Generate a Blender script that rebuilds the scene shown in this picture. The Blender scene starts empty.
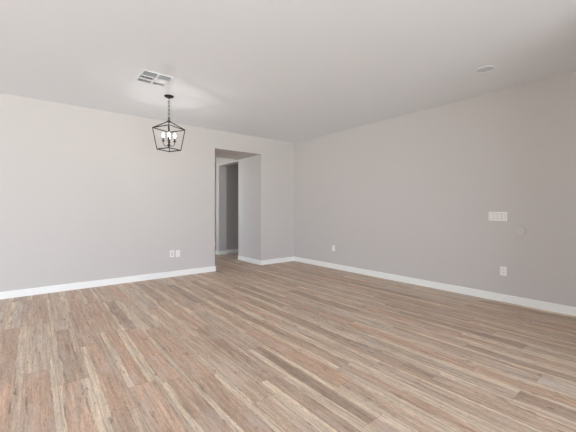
import bpy, bmesh, math
from mathutils import Vector, Matrix

C = bpy.context.scene
COL = C.collection

# ---------------------------------------------------------------- camera, sky, exposure
H = 2.74            # ceiling height
EYE = 1.185
YAW = math.radians(38.75)
cd = bpy.data.cameras.new('camera')
cd.sensor_width = 36.0
cd.lens = 314.7 / 576 * 36.0
cd.shift_y = -6.0 / 576
cd.clip_start = 0.05
cam = bpy.data.objects.new('camera', cd)
COL.objects.link(cam)
cam.location = (0, 0, EYE)
cam.rotation_euler = (math.radians(90), 0, -YAW)
C.camera = cam

w = bpy.data.worlds.new('daylight'); C.world = w; w.use_nodes = True
bg = w.node_tree.nodes['Background']
bg.inputs[0].default_value = (0.94, 0.97, 1.0, 1)
_nt = w.node_tree
_tc = _nt.nodes.new('ShaderNodeTexCoord'); _sx = _nt.nodes.new('ShaderNodeSeparateXYZ')
_nt.links.new(_tc.outputs['Generated'], _sx.inputs[0])
_rp = _nt.nodes.new('ShaderNodeValToRGB')      # sunlit pale ground below the horizon, hazy sky above
_mr = _nt.nodes.new('ShaderNodeMapRange'); _mr.inputs[1].default_value = -1; _mr.inputs[2].default_value = 1
_nt.links.new(_sx.outputs[2], _mr.inputs[0]); _nt.links.new(_mr.outputs[0], _rp.inputs[0])
_rp.color_ramp.elements[0].position = .485; _rp.color_ramp.elements[0].color = (.92, .965, 1.0, 1)
_rp.color_ramp.elements[1].position = .515; _rp.color_ramp.elements[1].color = (.76, .85, 1.0, 1)
_nt.links.new(_rp.outputs[0], bg.inputs[0])
bg.inputs[1].default_value = 10.5

C.view_settings.view_transform = 'Standard'
C.view_settings.look = 'None'
C.view_settings.gamma = 1
C.view_settings.use_curve_mapping = False
C.view_settings.exposure = 0.0
C.cycles.use_denoising = True
C.cycles.max_bounces = 14
C.cycles.diffuse_bounces = 10
C.cycles.sample_clamp_indirect = 6


def portal(name, loc, rot, sx, sy):
    l = bpy.data.lights.new(name, 'AREA'); l.shape = 'RECTANGLE'; l.size = sx; l.size_y = sy
    l.cycles.is_portal = True
    o = bpy.data.objects.new(name, l); COL.objects.link(o)
    o.location = loc; o.rotation_euler = rot
    return o


# window openings (all behind or beside the camera, except the hall's)
XW, XE = -5.4, 4.714       # room's west and right wall planes
YS, YN = -3.0, 5.65        # rear and left-in-picture wall planes
YH = 6.62                  # hall side of the thick left wall
OX0, OX1, OZ = 2.717, 3.789, 2.385   # cased-free opening into the hall
REAR_WINS = [(-4.4, -1.2, 0.1, 2.40), (-0.8, 2.2, 0.1, 2.40)]     # x0 x1 z0 z1
WEST_WINS = [(0.9, 3.1, 0.05, 2.40)]                  # y0 y1 z0 z1
HALL_WIN = (6.9, 8.9, 0.6, 2.3)                        # y0 y1 z0 z1 in the hall's far left wall
XHL = 0.6                                             # hall's left wall plane
for (a, b, c, d) in REAR_WINS:
    portal('daylight_portal_rear', ((a + b) / 2, YS - .02, (c + d) / 2), (math.radians(90), 0, 0), b - a, d - c)
for (a, b, c, d) in WEST_WINS:
    portal('daylight_portal_side', (XW - .02, (a + b) / 2, (c + d) / 2), (math.radians(90), 0, math.radians(-90)), b - a, d - c)
a, b, c, d = HALL_WIN
portal('daylight_portal_hall', (XHL - .02, (a + b) / 2, (c + d) / 2), (math.radians(90), 0, math.radians(-90)), b - a, d - c)


# ---------------------------------------------------------------- materials
class NT:
    def __init__(s, name):
        s.m = bpy.data.materials.new(name); s.m.use_nodes = True
        s.t = s.m.node_tree; s.b = s.t.nodes['Principled BSDF']

    def n(s, typ, **kw):
        x = s.t.nodes.new(typ)
        for k, v in kw.items():
            setattr(x, k, v)
        return x

    def l(s, a, b):
        s.t.links.new(a, b)

    def set(s, sock, v):
        if isinstance(v, (int, float, tuple)):
            sock.default_value = v
        else:
            s.l(v, sock)

    def math(s, op, a, b=0.0, c=0.0, clamp=False):
        x = s.n('ShaderNodeMath', operation=op, use_clamp=clamp)
        s.set(x.inputs[0], a); s.set(x.inputs[1], b)
        if op in ('MULTIPLY_ADD', 'SMOOTH_MIN', 'COMPARE'):
            s.set(x.inputs[2], c)
        return x.outputs[0]

    def vec(s, x, y, z=0.0):
        v = s.n('ShaderNodeCombineXYZ')
        s.set(v.inputs[0], x); s.set(v.inputs[1], y); s.set(v.inputs[2], z)
        return v.outputs[0]

    def white(s, v):
        x = s.n('ShaderNodeTexWhiteNoise', noise_dimensions='3D'); s.l(v, x.inputs['Vector'])
        return x.outputs['Value']

    def noise(s, v, scale, detail=3, rough=.55):
        x = s.n('ShaderNodeTexNoise'); s.l(v, x.inputs['Vector'])
        x.inputs['Scale'].default_value = scale; x.inputs['Detail'].default_value = detail
        x.inputs['Roughness'].default_value = rough
        return x.outputs['Fac']

    def ramp(s, f, stops, mode='LINEAR'):
        x = s.n('ShaderNodeValToRGB'); r = x.color_ramp; r.interpolation = mode
        while len(r.elements) < len(stops):
            r.elements.new(.5)
        for e, (p, c) in zip(r.elements, stops):
            e.position = p; e.color = (*c, 1) if len(c) == 3 else c
        s.l(f, x.inputs[0])
        return x.outputs[0]

    def mix(s, f, a, b, mode='MIX'):
        x = s.n('ShaderNodeMix', data_type='RGBA', blend_type=mode)
        s.set(x.inputs[0], f); s.set(x.inputs[6], a); s.set(x.inputs[7], b)
        return x.outputs[2]


def srgb(r, g, b):
    f = lambda c: (c / 255) / 12.92 if c / 255 <= .04045 else ((c / 255 + .055) / 1.055) ** 2.4
    return (f(r), f(g), f(b))


def plain(name, col, rough=.5, metal=0.0, emit=None, strength=0.0, bump=None):
    m = NT(name)
    m.b.inputs['Base Color'].default_value = (*col, 1)
    m.b.inputs['Roughness'].default_value = rough
    m.b.inputs['Metallic'].default_value = metal
    if emit:
        m.b.inputs['Emission Color'].default_value = (*emit, 1)
        m.b.inputs['Emission Strength'].default_value = strength
    tc = m.n('ShaderNodeTexCoord').outputs['Object']
    if bump:
        sc, st, dist = bump
        bp = m.n('ShaderNodeBump'); bp.inputs['Strength'].default_value = st; bp.inputs['Distance'].default_value = dist
        m.l(m.noise(tc, sc, 4, .6), bp.inputs['Height']); m.l(bp.outputs[0], m.b.inputs['Normal'])
    c = m.mix(m.math('MULTIPLY', m.noise(tc, 1.3, 2), .06), (*col, 1), tuple(x * .9 for x in col) + (1,))
    m.l(c, m.b.inputs['Base Color'])
    return m.m


def floor_material():
    m = NT('plank_floor')
    p = m.n('ShaderNodeTexCoord').outputs['Object']
    sp = m.n('ShaderNodeSeparateXYZ'); m.l(p, sp.inputs[0])
    X, Y = sp.outputs[0], sp.outputs[1]
    W, L = 0.182, 1.20
    xr = m.math('DIVIDE', m.math('ADD', X, .065), W)
    row = m.math('FLOOR', xr)
    off = m.math('MULTIPLY', m.white(m.vec(row, 3.7)), 1.0)
    yr = m.math('ADD', m.math('DIVIDE', Y, L), off)
    colm = m.math('FLOOR', yr)
    fx = m.math('SUBTRACT', xr, row)
    fy = m.math('SUBTRACT', yr, colm)
    rid = m.white(m.vec(row, colm, 1.0))
    rid2 = m.white(m.vec(row, colm, 5.0))
    rid3 = m.white(m.vec(row, colm, 9.0))
    # printed strips inside each plank, their edges wandering along the grain
    wob = m.noise(m.vec(m.math('MULTIPLY', X, 1.0), m.math('MULTIPLY', Y, .8), m.math('MULTIPLY', rid, 40)), 2.2, 2)
    fw = m.math('ADD', fx, m.math('MULTIPLY', m.math('SUBTRACT', wob, .5), .22))
    s1 = m.math('MULTIPLY_ADD', rid2, .18, .10)
    s2 = m.math('MULTIPLY_ADD', rid3, .22, .68)
    i1 = m.math('GREATER_THAN', fw, s1); i2 = m.math('GREATER_THAN', fw, s2)
    idx = m.math('ADD', i1, i2)
    rs = m.white(m.vec(row, colm, m.math('ADD', idx, 20.0)))
    heart = m.ramp(rid, [(0.0, srgb(*P_DARK)), (0.2, srgb(*P_BROWN)), (0.45, srgb(*P_PINK)), (0.7, srgb(*P_MID)), (1.0, srgb(*P_GREY))])
    side = m.ramp(rs, [(0.0, srgb(*P_BROWN)), (0.22, srgb(*P_MID)), (0.45, srgb(*P_LIGHT)), (1.0, srgb(*P_CREAM))])
    ism = m.math('SUBTRACT', i1, i2)
    base = m.mix(ism, side, heart)
    # long grain
    gv = m.vec(m.math('MULTIPLY', X, 1.0), m.math('MULTIPLY', Y, .055), m.math('MULTIPLY', rs, 31))
    g1 = m.noise(gv, 62, 5, .62)
    g2 = m.noise(m.vec(X, m.math('MULTIPLY', Y, .06), m.math('MULTIPLY', rs, 17)), 26, 4, .6)
    c = m.mix(m.ramp(g1, [(.32, (0, 0, 0)), (.68, (1, 1, 1))]), (0.74, 0.72, 0.69, 1), (1.19, 1.19, 1.19, 1))
    c = m.mix(1.0, base, c, 'MULTIPLY')
    c2 = m.mix(m.ramp(g2, [(.35, (0, 0, 0)), (.65, (1, 1, 1))]), (0.86, 0.84, 0.82, 1), (1.11, 1.12, 1.13, 1))
    c = m.mix(1.0, c, c2, 'MULTIPLY')
    g3 = m.noise(m.vec(X, m.math('MULTIPLY', Y, .12), m.math('MULTIPLY', rs, 13)), 230, 3, .7)
    c3 = m.mix(m.ramp(g3, [(.35, (0, 0, 0)), (.62, (1, 1, 1))]), (0.82, 0.80, 0.78, 1), (1.12, 1.12, 1.12, 1))
    c = m.mix(1.0, c, c3, 'MULTIPLY')
    # whitewash in broad patches
    ww = m.noise(m.vec(X, m.math('MULTIPLY', Y, .3), m.math('MULTIPLY', rid, 9)), 9, 4, .7)
    c = m.mix(m.math('MULTIPLY', m.ramp(ww, [(.5, (0, 0, 0)), (.72, (1, 1, 1))]), .45), c, (*srgb(206, 198, 190), 1))
    # dark checks and knots
    kn = m.noise(m.vec(X, m.math('MULTIPLY', Y, .22), m.math('MULTIPLY', rid, 23)), 42, 3, .5)
    kf = m.math('MULTIPLY', m.ramp(kn, [(.645, (0, 0, 0)), (.74, (1, 1, 1))]), .6)
    c = m.mix(kf, c, (*srgb(92, 72, 60), 1))
    # dark cracks that run along the strip edges
    d1 = m.math('MINIMUM', m.math('ABSOLUTE', m.math('SUBTRACT', fw, s1)), m.math('ABSOLUTE', m.math('SUBTRACT', fw, s2)))
    ck = m.noise(m.vec(m.math('MULTIPLY', row, 3.1), Y, rid3), 3.0, 4, .7)
    cf = m.math('MULTIPLY', m.math('LESS_THAN', d1, .028), m.ramp(ck, [(.50, (0, 0, 0)), (.62, (1, 1, 1))]))
    c = m.mix(m.math('MULTIPLY', cf, .55), c, (*srgb(104, 84, 72), 1))
    # seams
    ex = m.math('MINIMUM', fx, m.math('SUBTRACT', 1.0, fx))
    ey = m.math('MULTIPLY', m.math('MINIMUM', fy, m.math('SUBTRACT', 1.0, fy)), L / W)
    e = m.math('LESS_THAN', m.math('MINIMUM', ex, ey), .011)
    c = m.mix(m.math('MULTIPLY', e, .28), c, (*srgb(90, 74, 64), 1))
    m.l(c, m.b.inputs['Base Color'])
    m.l(m.math('MULTIPLY_ADD', g1, .18, FLOOR_ROUGH), m.b.inputs['Roughness'])
    m.b.inputs['Specular IOR Level'].default_value = FLOOR_SPEC
    bp = m.n('ShaderNodeBump'); bp.inputs['Strength'].default_value = .25; bp.inputs['Distance'].default_value = .001
    m.l(m.math('SUBTRACT', g1, e), bp.inputs['Height']); m.l(bp.outputs[0], m.b.inputs['Normal'])
    return m.m


P_DARK = (178, 156, 139)
P_BROWN = (194, 168, 147)
P_PINK = (206, 174, 151)
P_MID = (202, 180, 160)
P_GREY = (206, 191, 176)
P_LIGHT = (214, 196, 175)
P_CREAM = (223, 204, 181)
FLOOR_ROUGH = .36
FLOOR_SPEC = .35

M_FLOOR = floor_material()
M_WALL = plain('greige_wall_paint', srgb(206, 202, 198), .85, bump=(160, .10, .002))
M_WALL_SHADE = plain('wall_shade_tone', srgb(176, 173, 169), .85, bump=(160, .10, .002))  # wall colour darkened to carry the shade on the hall's back wall
M_CEIL = plain('ceiling_paint', srgb(236, 241, 245), .9, bump=(120, .12, .002))
M_TRIM = plain('white_trim_paint', srgb(246, 247, 243), .4)
M_PLATE = plain('white_plastic', srgb(243, 242, 238), .35)
M_SLOT = plain('dark_slot', srgb(60, 58, 56), .6)
M_GAP = plain('switch_gap_grey', srgb(150, 148, 144), .6)
M_INSERT = plain('jack_insert_plastic', srgb(212, 210, 206), .5)
M_IRON = plain('oil_rubbed_bronze', srgb(46, 42, 40), .45, .6)
M_STEEL = plain('register_white_metal', srgb(232, 236, 238), .45)
M_DUCT = plain('register_shade_dark', srgb(50, 48, 46), .8)
M_LENS = plain('frosted_lens', srgb(214, 221, 228), .3)
M_FILAMENT = plain('lit_filament', (1, 1, 1), .3, emit=(1.0, .95, .91), strength=1400)
M_COVER = plain('painted_cover', srgb(206, 202, 198), .6)
M_ALU = plain('window_frame_white', srgb(225, 225, 222), .4)


def glass_material():
    m = NT('window_glass')
    t = m.n('ShaderNodeBsdfTransparent'); g = m.n('ShaderNodeBsdfGlossy'); g.inputs['Roughness'].default_value = .02
    f = m.n('ShaderNodeFresnel'); f.inputs[0].default_value = 1.3
    x = m.n('ShaderNodeMixShader'); m.l(f.outputs[0], x.inputs[0]); m.l(t.outputs[0], x.inputs[1]); m.l(g.outputs[0], x.inputs[2])
    m.l(x.outputs[0], m.t.nodes['Material Output'].inputs[0])
    return m.m


M_GLASS = glass_material()


def bulb_material():
    m = NT('lit_bulb_glass')
    t = m.n('ShaderNodeBsdfTransparent'); e = m.n('ShaderNodeEmission'); e.inputs[0].default_value = (1, .96, .92, 1); e.inputs[1].default_value = 9
    x = m.n('ShaderNodeMixShader'); x.inputs[0].default_value = .3
    m.l(t.outputs[0], x.inputs[1]); m.l(e.outputs[0], x.inputs[2]); m.l(x.outputs[0], m.t.nodes['Material Output'].inputs[0])
    return m.m


M_BULB = bulb_material()


# ---------------------------------------------------------------- mesh helpers
def box(bm, x0, x1, y0, y1, z0, z1, mi=0):
    v = [bm.verts.new((x, y, z)) for z in (z0, z1) for (x, y) in ((x0, y0), (x1, y0), (x1, y1), (x0, y1))]
    for q in ((3, 2, 1, 0), (4, 5, 6, 7), (0, 1, 5, 4), (1, 2, 6, 5), (2, 3, 7, 6), (3, 0, 4, 7)):
        f = bm.faces.new([v[i] for i in q]); f.material_index = mi


def frame_at(a, b):
    z = (b - a).normalized()
    x = z.orthogonal().normalized()
    return x, z.cross(x), z


def tube(bm, pts, r, n=8, closed=False, smooth=True):
    pts = [Vector(p) for p in pts]
    k = len(pts); rings = []
    up = None
    for i, p in enumerate(pts):
        if closed:
            t = (pts[(i + 1) % k] - pts[i - 1]).normalized()
        else:
            t = (pts[min(i + 1, k - 1)] - pts[max(i - 1, 0)]).normalized()
        if up is None:
            up = t.orthogonal().normalized()
        up = (up - t * up.dot(t)).normalized()
        s = t.cross(up)
        rr = r[i] if isinstance(r, (list, tuple)) else r
        rings.append([bm.verts.new(p + (up * math.cos(2 * math.pi * j / n) + s * math.sin(2 * math.pi * j / n)) * rr) for j in range(n)])
    for i in range(k if closed else k - 1):
        A, B = rings[i], rings[(i + 1) % k]
        for j in range(n):
            f = bm.faces.new((A[j], A[(j + 1) % n], B[(j + 1) % n], B[j])); f.smooth = smooth
    if not closed:
        bm.faces.new(rings[0][::-1]); bm.faces.new(rings[-1])


def lathe(bm, prof, n=24, c=(0, 0, 0), M=None, smooth=True):
    """prof: (radius, height) from bottom to top, about the z axis; M optional 3x3/4x4"""
    rings = []
    for (r, z) in prof:
        if r < 1e-6:
            p = Vector((0, 0, z)); p = (M @ p) if M else p
            rings.append([bm.verts.new(p + Vector(c))])
        else:
            ring = []
            for j in range(n):
                a = 2 * math.pi * j / n
                p = Vector((r * math.cos(a), r * math.sin(a), z)); p = (M @ p) if M else p
                ring.append(bm.verts.new(p + Vector(c)))
            rings.append(ring)
    for A, B in zip(rings, rings[1:]):
        for j in range(n):
            a0, a1 = A[j % len(A)], A[(j + 1) % len(A)]
            b0, b1 = B[j % len(B)], B[(j + 1) % len(B)]
            vs = []
            for v in (a0, a1, b1, b0):
                if v not in vs:
                    vs.append(v)
            if len(vs) >= 3:
                f = bm.faces.new(vs); f.smooth = smooth


def obj(name, bm, mats, parent=None, bevel=0.0, seg=2):
    bmesh.ops.recalc_face_normals(bm, faces=bm.faces)
    me = bpy.data.meshes.new(name); bm.to_mesh(me); bm.free()
    for mm in (mats if isinstance(mats, (list, tuple)) else [mats]):
        me.materials.append(mm)
    o = bpy.data.objects.new(name, me); COL.objects.link(o)
    if parent:
        o.parent = parent
    if bevel:
        b = o.modifiers.new('soft_edge', 'BEVEL'); b.width = bevel; b.segments = seg; b.limit_method = 'ANGLE'
    return o


def struct(name, boxes, mat, parent=None, bevel=0.0):
    bm = bmesh.new()
    for b in boxes:
        box(bm, *b)
    o = obj(name, bm, mat, parent, bevel)
    if not parent:
        o['kind'] = 'structure'
    return o


def thing(name, loc, label, cat, group=None, rot=(0, 0, 0)):
    o = bpy.data.objects.new(name, None); COL.objects.link(o)
    o.empty_display_size = .1
    o.location = loc; o.rotation_euler = rot
    o['label'] = label; o['category'] = cat
    if group:
        o['group'] = group
    return o


# ---------------------------------------------------------------- room shell
T = .15
XR2 = 6.2      # far side of the side room off the hall
YE = 9.6       # hall's end wall
struct('floor', [(XW - T, XR2 + T, YS - T, YE + T, -.12, 0)], M_FLOOR)
struct('ceiling', [(XW - T, XR2 + T, YS - T, YE + T, H, H + .15)], M_CEIL)


def wall_with_holes(name, axis, p0, p1, a0, a1, holes, mat=M_WALL, z1=H):
    """axis 'x': wall spans along x between a0..a1, thickness p0..p1 in y."""
    bs = []

    def add(u0, u1, z0, zz):
        if u1 - u0 > 1e-4 and zz - z0 > 1e-4:
            bs.append((u0, u1, p0, p1, z0, zz) if axis == 'x' else (p0, p1, u0, u1, z0, zz))
    cur = a0
    for (h0, h1, z0, zz) in sorted(holes):
        add(cur, h0, 0, z1); add(h0, h1, 0, z0); add(h0, h1, zz, z1); cur = h1
    add(cur, a1, 0, z1)
    return struct(name, bs, mat)


wall_with_holes('wall_left', 'x', YN, YH, XW - T, XR2 + T, [(OX0, OX1, 0, OZ)])
wall_with_holes('wall_right', 'y', XE, XE + T, YS - T, YN, [])
wall_with_holes('wall_rear', 'x', YS - T, YS, XW - T, XE, REAR_WINS)
wall_with_holes('wall_side', 'y', XW - T, XW, YS, YN, WEST_WINS)
# unseen wall stub, added to keep daylight off the near right corner
struct('added_light_blocker', [(2.95, XE, -.45, -.30, 0, H)], M_WALL)
# the hall behind the opening
DX = 4.01
struct('wall_hall_right', [(OX1, DX, YH, 7.64, 2.352, H), (OX1, DX, 7.64, 7.82, 0, H)], M_WALL)
struct('wall_hall_back', [(DX, XR2 + T, 7.77, 7.82, 0, H)], M_WALL_SHADE)
struct('wall_hall_end', [(XHL - T, XR2 + T, YE, YE + T, 0, H)], M_WALL)
struct('wall_hall_side', [(XR2, XR2 + T, YH, 7.77, 0, H), (XR2, XR2 + T, 7.82, YE, 0, H)], M_WALL)
wall_with_holes('wall_hall_left', 'y', XHL - T, XHL, YH, YE, [HALL_WIN])

# baseboards: a board with a small eased top edge
BH, BT = .098, .014


def baseboard(name, pts):
    """pts: polyline on the floor, the room on its left side"""
    bm = bmesh.new()
    prof = [(0, 0), (BT, 0), (BT, BH - .010), (BT - .003, BH - .003), (BT - .007, BH), (0, BH)]
    n = len(pts); P = [Vector((x, y)) for x, y in pts]
    rows = []
    for i in range(n):
        d0 = (P[i] - P[i - 1]).normalized() if i else (P[1] - P[0]).normalized()
        d1 = (P[i + 1] - P[i]).normalized() if i < n - 1 else d0
        n0 = Vector((-d0.y, d0.x)); n1 = Vector((-d1.y, d1.x))
        m = n0 + n1; m = m / m.dot(n0)
        rows.append([bm.verts.new((P[i].x + m.x * u, P[i].y + m.y * u, z)) for u, z in prof])
    k = len(prof)
    for A, B in zip(rows, rows[1:]):
        for j in range(k):
            bm.faces.new((A[j], A[(j + 1) % k], B[(j + 1) % k], B[j]))
    bm.faces.new(rows[0]); bm.faces.new(rows[-1][::-1])
    o = obj(name, bm, M_TRIM); o['kind'] = 'structure'
    return o


baseboard('baseboard_left', [(OX0, YH), (OX0, YN), (XW, YN), (XW, YS)])
baseboard('baseboard_right', [(XE, YS), (XE, YN), (OX1, YN), (OX1, YH), (OX1 + .0, YH + .001)][:4])
baseboard('baseboard_hall', [(XR2, 7.77), (DX, 7.77), (DX, 7.64), (OX1, 7.64), (OX1, 7.82)])
baseboard('baseboard_hall_end', [(XR2, YE), (XHL, YE)])


# windows in the walls behind the camera and in the hall
def window(name, axis, plane, holes, inward):
    for i, (a0, a1, z0, z1) in enumerate(holes):
        fr = []
        f = .05; p0, p1 = sorted((plane, plane - inward * .07))

        def add(u0, u1, c0, c1):
            fr.append((u0, u1, p0, p1, c0, c1) if axis == 'x' else (p0, p1, u0, u1, c0, c1))
        add(a0, a1, z0, z0 + f); add(a0, a1, z1 - f, z1)
        add(a0, a0 + f, z0 + f, z1 - f); add(a1 - f, a1, z0 + f, z1 - f)
        mid = (a0 + a1) / 2
        add(mid - .03, mid + .03, z0 + f, z1 - f)
        num = WN[0]; WN[0] += 1
        o = struct('window_%d' % num, fr, M_ALU)
        g = bmesh.new(); q = (p0 + p1) / 2
        for (u0, u1) in ((a0 + f, mid - .03), (mid + .03, a1 - f)):
            if axis == 'x':
                box(g, u0, u1, q - .003, q + .003, z0 + f, z1 - f)
            else:
                box(g, q - .003, q + .003, u0, u1, z0 + f, z1 - f)
        obj('window_pane', g, M_GLASS, o)


WN = [1]
window('rear', 'x', YS - .05, REAR_WINS, 1)
window('west', 'y', XW - .05, WEST_WINS, 1)
window('hall', 'y', XHL - .05, [HALL_WIN], 1)


# ---------------------------------------------------------------- lantern pendant
PX, PY = 1.422, 4.367
lan = thing('pendant_lantern', (PX, PY, H), 'black open-cage lantern pendant with lit candle bulbs hanging from the ceiling by a chain',
            'pendant light', rot=(0, 0, math.radians(-20)))
# everything below is relative to the ceiling point
bm = bmesh.new()
lathe(bm, [(0, -.024), (.018, -.024), (.040, -.021), (.058, -.012), (.063, -.004), (.063, 0), (0, 0)], 32)
lathe(bm, [(0, -.040), (.007, -.038), (.009, -.030), (.009, -.022)], 12)
obj('canopy', bm, M_IRON, lan)
# chain: alternating oval links
bm = bmesh.new()
z = -.040; i = 0
LK = .034
while z > -.318:
    pts = []
    for k in range(14):
        a = 2 * math.pi * k / 14
        u, v = .0105 * math.cos(a), (LK / 2) * math.sin(a)
        pts.append((u, 0, z - LK / 2 + v) if i % 2 else (0, u, z - LK / 2 + v))
    tube(bm, pts, .003, 6, closed=True)
    z -= LK - .007; i += 1
obj('chain', bm, M_IRON, lan)
CZ = z + .004      # top of the cage's hook ring
ZA, ZU, ZL = 2.400 - H, 2.293 - H, 2.008 - H
RU, RL = .207, .153
bm = bmesh.new()
pts = [(.013 * math.cos(a), 0, ZA + .030 + .013 * math.sin(a)) for a in [2 * math.pi * k / 14 for k in range(14)]]
tube(bm, pts, .003, 6, closed=True)
lathe(bm, [(0, ZA - .022), (.016, ZA - .020), (.024, ZA - .008), (.020, ZA + .004), (.009, ZA + .012), (.007, ZA + .018), (0, ZA + .019)], 20)
obj('hanging_cap', bm, M_IRON, lan)


def bar(bm, a, b, r=.0054):
    """square-section bar"""
    a, b = Vector(a), Vector(b); z_ = (b - a).normalized()
    x_ = z_.cross(Vector((0, 0, 1)))
    x_ = x_.normalized() if x_.length > .1 else Vector((1, 0, 0))
    y_ = z_.cross(x_)
    A = [bm.verts.new(a - z_ * r * .5 + x_ * sx * r + y_ * sy * r) for sx, sy in ((-1, -1), (1, -1), (1, 1), (-1, 1))]
    B = [bm.verts.new(b + z_ * r * .5 + x_ * sx * r + y_ * sy * r) for sx, sy in ((-1, -1), (1, -1), (1, 1), (-1, 1))]
    for j in range(4):
        bm.faces.new((A[j], A[(j + 1) % 4], B[(j + 1) % 4], B[j]))
    bm.faces.new(A[::-1]); bm.faces.new(B)


ang = [math.radians(90 * k) for k in range(4)]
U = [(RU * math.cos(a), RU * math.sin(a), ZU) for a in ang]
Lw = [(RL * math.cos(a), RL * math.sin(a), ZL) for a in ang]
bm = bmesh.new()
for k in range(4):
    bar(bm, (.012 * math.cos(ang[k]), .012 * math.sin(ang[k]), ZA - .008), U[k])
obj('roof_bars', bm, M_IRON, lan)
bm = bmesh.new()
for k in range(4):
    bar(bm, U[k], U[(k + 1) % 4]); bar(bm, U[k], Lw[k]); bar(bm, Lw[k], Lw[(k + 1) % 4])
obj('cage_frame', bm, M_IRON, lan)
bm = bmesh.new()
ZH = 2.068 - H
tube(bm, [(0, 0, ZA - .015), (0, 0, ZH)], .0065, 12)
lathe(bm, [(0, ZH - .032), (.006, ZH - .030), (.009, ZH - .022), (.006, ZH - .015), (.020, ZH - .008), (.022, ZH + .006), (.012, ZH + .014), (.0065, ZH + .018)], 20)
lathe(bm, [(.0065, ZH + .13), (.012, ZH + .137), (.012, ZH + .145), (.0065, ZH + .152)], 16)
obj('centre_stem', bm, M_IRON, lan)
RB = .073
for k in range(4):
    d = Vector((math.cos(ang[k]), math.sin(ang[k]), 0))
    bm = bmesh.new()
    pts = []
    for s in range(11):
        t = s / 10
        ph = t * math.pi * .5
        pts.append(d * (.016 + (RB - .016) * math.sin(ph)) + Vector((0, 0, ZH - .006 - .012 * math.sin(math.pi * t) + .050 * (1 - math.cos(ph)))))
    tube(bm, pts, .0042, 8)
    zc = pts[-1].z
    lathe(bm, [(0, zc - .002), (.008, zc), (.014, zc + .006), (.021, zc + .010), (.022, zc + .014), (.012, zc + .014), (0, zc + .014)], 18, c=(d * RB)[:])
    arm = obj('candle_arm', bm, M_IRON, lan)
    bm = bmesh.new()
    lathe(bm, [(0, zc + .013), (.0105, zc + .013), (.0105, zc + .052), (.007, zc + .054), (0, zc + .054)], 16, c=(d * RB)[:])
    o = obj('candle_sleeve', bm, M_IRON, arm)
    bm = bmesh.new()
    zb = zc + .053
    lathe(bm, [(0, zb), (.007, zb), (.0085, zb + .008), (.014, zb + .020), (.0185, zb + .032), (.018, zb + .044), (.0125, zb + .058), (.006, zb + .070), (0, zb + .078)], 18, c=(d * RB)[:])
    n0 = len(bm.faces)
    tube(bm, [(d.x * RB, d.y * RB, zb + .028), (d.x * RB, d.y * RB, zb + .044)], .004, 8)
    bm.faces.ensure_lookup_table()
    for f in bm.faces[n0:]:
        f.material_index = 1
    o = obj('bulb', bm, [M_BULB, M_FILAMENT], arm); o['label'] = 'glowing flame-shaped bulb'

# ---------------------------------------------------------------- ceiling register
VX0, VX1, VY0, VY1 = .925, 1.272, 3.715, 4.075
vent = thing('ceiling_vent', ((VX0 + VX1) / 2, (VY0 + VY1) / 2, H), 'white square metal air vent with louvers in the ceiling beside the lantern',
             'air vent')
hw, hh = (VX1 - VX0) / 2, (VY1 - VY0) / 2
bm = bmesh.new()
box(bm, -hw + .02, hw - .02, -hh + .02, hh - .02, -.0035, 0)
obj('duct_shade_plate', bm, M_DUCT, vent)  # solid backing plate; the duct cavity's shade is put into its dark colour
bm = bmesh.new()
F = .024
for b in ((-hw, hw, -hh, -hh + F), (-hw, hw, hh - F, hh), (-hw, -hw + F, -hh + F, hh - F), (hw - F, hw, -hh + F, hh - F)):
    box(bm, *b, -.007, 0)
obj('vent_frame', bm, M_STEEL, vent, .002)
bm = bmesh.new()
box(bm, -.010, .010, -hh + F, hh - F, -.019, -.0035)
iw, ih = hw - F, hh - F
third = 2 * ih / 3
for s in (-1, 1):
    yy = s * third / 2
    box(bm, -iw, -.010, yy - .006, yy + .006, -.018, -.0035)
    box(bm, .010, iw, yy - .006, yy + .006, -.018, -.0035)
obj('crossbar', bm, M_STEEL, vent)
# six banks of louvres; (side, row, tilt)
for side in (-1, 1):
    for row in range(3):
        yc = -ih + third * (row + .5)
        x0, x1 = (-iw, -.010) if side < 0 else (.010, iw)
        bm = bmesh.new()
        if side < 0 and row == 1:
            # straight short fins, open between them
            n = 5
            for k in range(n):
                xc = x0 + (x1 - x0) * (k + .5) / n
                box(bm, xc - .0016, xc + .0016, yc - third / 2 + .006, yc + third / 2 - .006, -.012, -.0035)
        else:
            n = 5
            tilt = {(-1, 0): 1, (-1, 2): 1, (1, 0): 1, (1, 1): -1, (1, 2): 1}[(side, row)]
            for k in range(n):
                y = yc - third / 2 + .006 + (third - .012) * (k + .5) / n
                dy, dz = {(-1, 0): (.0062, .0060), (-1, 2): (.0062, .0045), (1, 0): (.0055, .0062), (1, 1): (.009, .002), (1, 2): (.0068, .0050)}[(side, row)]
                a = [(x0, y - dy, -.010 - tilt * dz), (x1, y - dy, -.010 - tilt * dz), (x1, y + dy, -.010 + tilt * dz), (x0, y + dy, -.010 + tilt * dz)]
                lo = [bm.verts.new(p) for p in a]; hi = [bm.verts.new((p[0], p[1], p[2] + .0015)) for p in a]
                bm.faces.new(lo[::-1]); bm.faces.new(hi)
                for j in range(4):
                    bm.faces.new((lo[j], lo[(j + 1) % 4], hi[(j + 1) % 4], hi[j]))
        obj('louver_bank', bm, M_STEEL, vent)

# ---------------------------------------------------------------- round ceiling fixture
lt = thing('recessed_light', (3.88, 1.351, H), 'round white recessed ceiling light, unlit, near the right wall', 'ceiling light')
bm = bmesh.new()
lathe(bm, [(.074, -.001), (.072, -.006), (.080, -.009), (.094, -.007), (.099, -.002), (.099, 0), (.074, 0)], 48)
obj('trim_ring', bm, M_STEEL, lt)
bm = bmesh.new()
lathe(bm, [(0, -.0035), (.05, -.003), (.074, -.0015), (.074, 0), (0, 0)], 40)
obj('light_lens', bm, M_LENS, lt)


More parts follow.
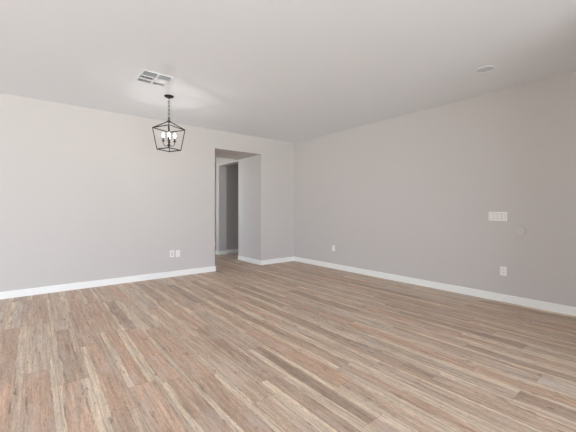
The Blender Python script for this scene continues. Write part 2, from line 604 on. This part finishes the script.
# ---------------------------------------------------------------- wall plates (local: x along wall, y out of the wall, z up)
def plate_body(bm, w_, h_, t=.006):
    box(bm, -w_ / 2, w_ / 2, 0, t, -h_ / 2, h_ / 2)


def screw(bm, x, z, y=.006):
    M = Matrix.Rotation(math.radians(-90), 3, 'X')
    lathe(bm, [(0, 0), (.0032, 0), (.0032, .0007), (0, .0009)], 10, c=(x, y, z), M=M)


def rocker(parent, x, name='rocker_switch', mat=None):
    bm = bmesh.new()
    box(bm, x - .0185, x + .0185, .0058, .0063, -.0355, .0355, 1)
    v = [bm.verts.new(p) for p in ((x - .016, .006, -.033), (x + .016, .006, -.033), (x + .016, .006, .033), (x - .016, .006, .033),
                                   (x - .016, .0075, -.033), (x + .016, .0075, -.033), (x + .016, .0110, .033), (x - .016, .0110, .033))]
    for q in ((3, 2, 1, 0), (4, 5, 6, 7), (0, 1, 5, 4), (1, 2, 6, 5), (2, 3, 7, 6), (3, 0, 4, 7)):
        bm.faces.new([v[i] for i in q])
    obj(name, bm, [M_PLATE, M_GAP], parent)


def outlet(loc, rz, label, sc=1.0, group='wall outlets'):
    t = thing('wall_outlet', loc, label, 'outlet', group, (0, 0, rz))
    bm = bmesh.new(); plate_body(bm, .073, .117); screw(bm, 0, 0)
    obj('cover_plate', bm, M_PLATE, t, .002)
    for s in (-1, 1):
        bm = bmesh.new()
        zc = s * .0195
        pts = []
        for k in range(24):
            a = 2 * math.pi * k / 24
            pts.append((.0172 * math.cos(a), max(-.0142, min(.0142, .0172 * math.sin(a)))))
        lo = [bm.verts.new((x, .0059, zc + z_)) for x, z_ in pts]; hi = [bm.verts.new((x, .0085, zc + z_)) for x, z_ in pts]
        bm.faces.new(lo); bm.faces.new(hi[::-1])
        for k in range(24):
            bm.faces.new((lo[k], lo[(k + 1) % 24], hi[(k + 1) % 24], hi[k]))
        soc = obj('socket', bm, M_PLATE, t)
        bm = bmesh.new()
        box(bm, -.0075, -.0050, .0083, .0090, zc - .001, zc + .008)
        box(bm, .0050, .0075, .0083, .0090, zc + .000, zc + .007)
        lathe(bm, [(0, 0), (.0026, 0), (.0026, .0006), (0, .0006)], 10, c=(0, .0084, zc - .0075), M=Matrix.Rotation(math.radians(-90), 3, 'X'))
        obj('slots', bm, M_SLOT, soc)
    return t


RZ_L = math.radians(180)      # plates on the left wall face -y
RZ_R = math.radians(90)       # plates on the right wall face -x
# left wall pair
t = thing('wall_jack_plate', (1.890, YN, .407), 'white rectangular jack plate low on the left wall, beside a socket outlet', 'wall plate', rot=(0, 0, RZ_L))
bm = bmesh.new(); plate_body(bm, .073, .117)
obj('cover_plate', bm, M_PLATE, t, .002)
bm = bmesh.new()
box(bm, -.0168, .0168, .0059, .0075, -.0335, .0335)
ins = obj('insert', bm, M_INSERT, t)
outlet((1.995, YN, .404), RZ_L, 'white socket outlet low on the wall with the hall opening')
outlet((XE, 4.396, .411), RZ_R, 'small white outlet low on the right wall near the room corner')
outlet((XE, 1.427, .397), RZ_R, 'white outlet on the right wall below the wide switch plate')
t = thing('switch_plate', (XE, 1.492, 1.103), 'wide white plate of four light switches on the right wall', 'light switch', rot=(0, 0, RZ_R))
bm = bmesh.new(); plate_body(bm, .212, .116)
obj('cover_plate', bm, M_PLATE, t, .002)
for k in range(4):
    rocker(t, (k - 1.5) * .046)
cv = thing('round_blank_cover', (XE, 1.25, .919), 'round wall-coloured blank cover on the right wall below the switches', 'wall cover', rot=(0, 0, RZ_R))
bm = bmesh.new()
lathe(bm, [(.066, 0), (.066, .007), (.061, .011), (.045, .012), (0, .012)], 48, M=Matrix.Rotation(math.radians(-90), 3, 'X'))
obj('cover_disc', bm, M_COVER, cv)
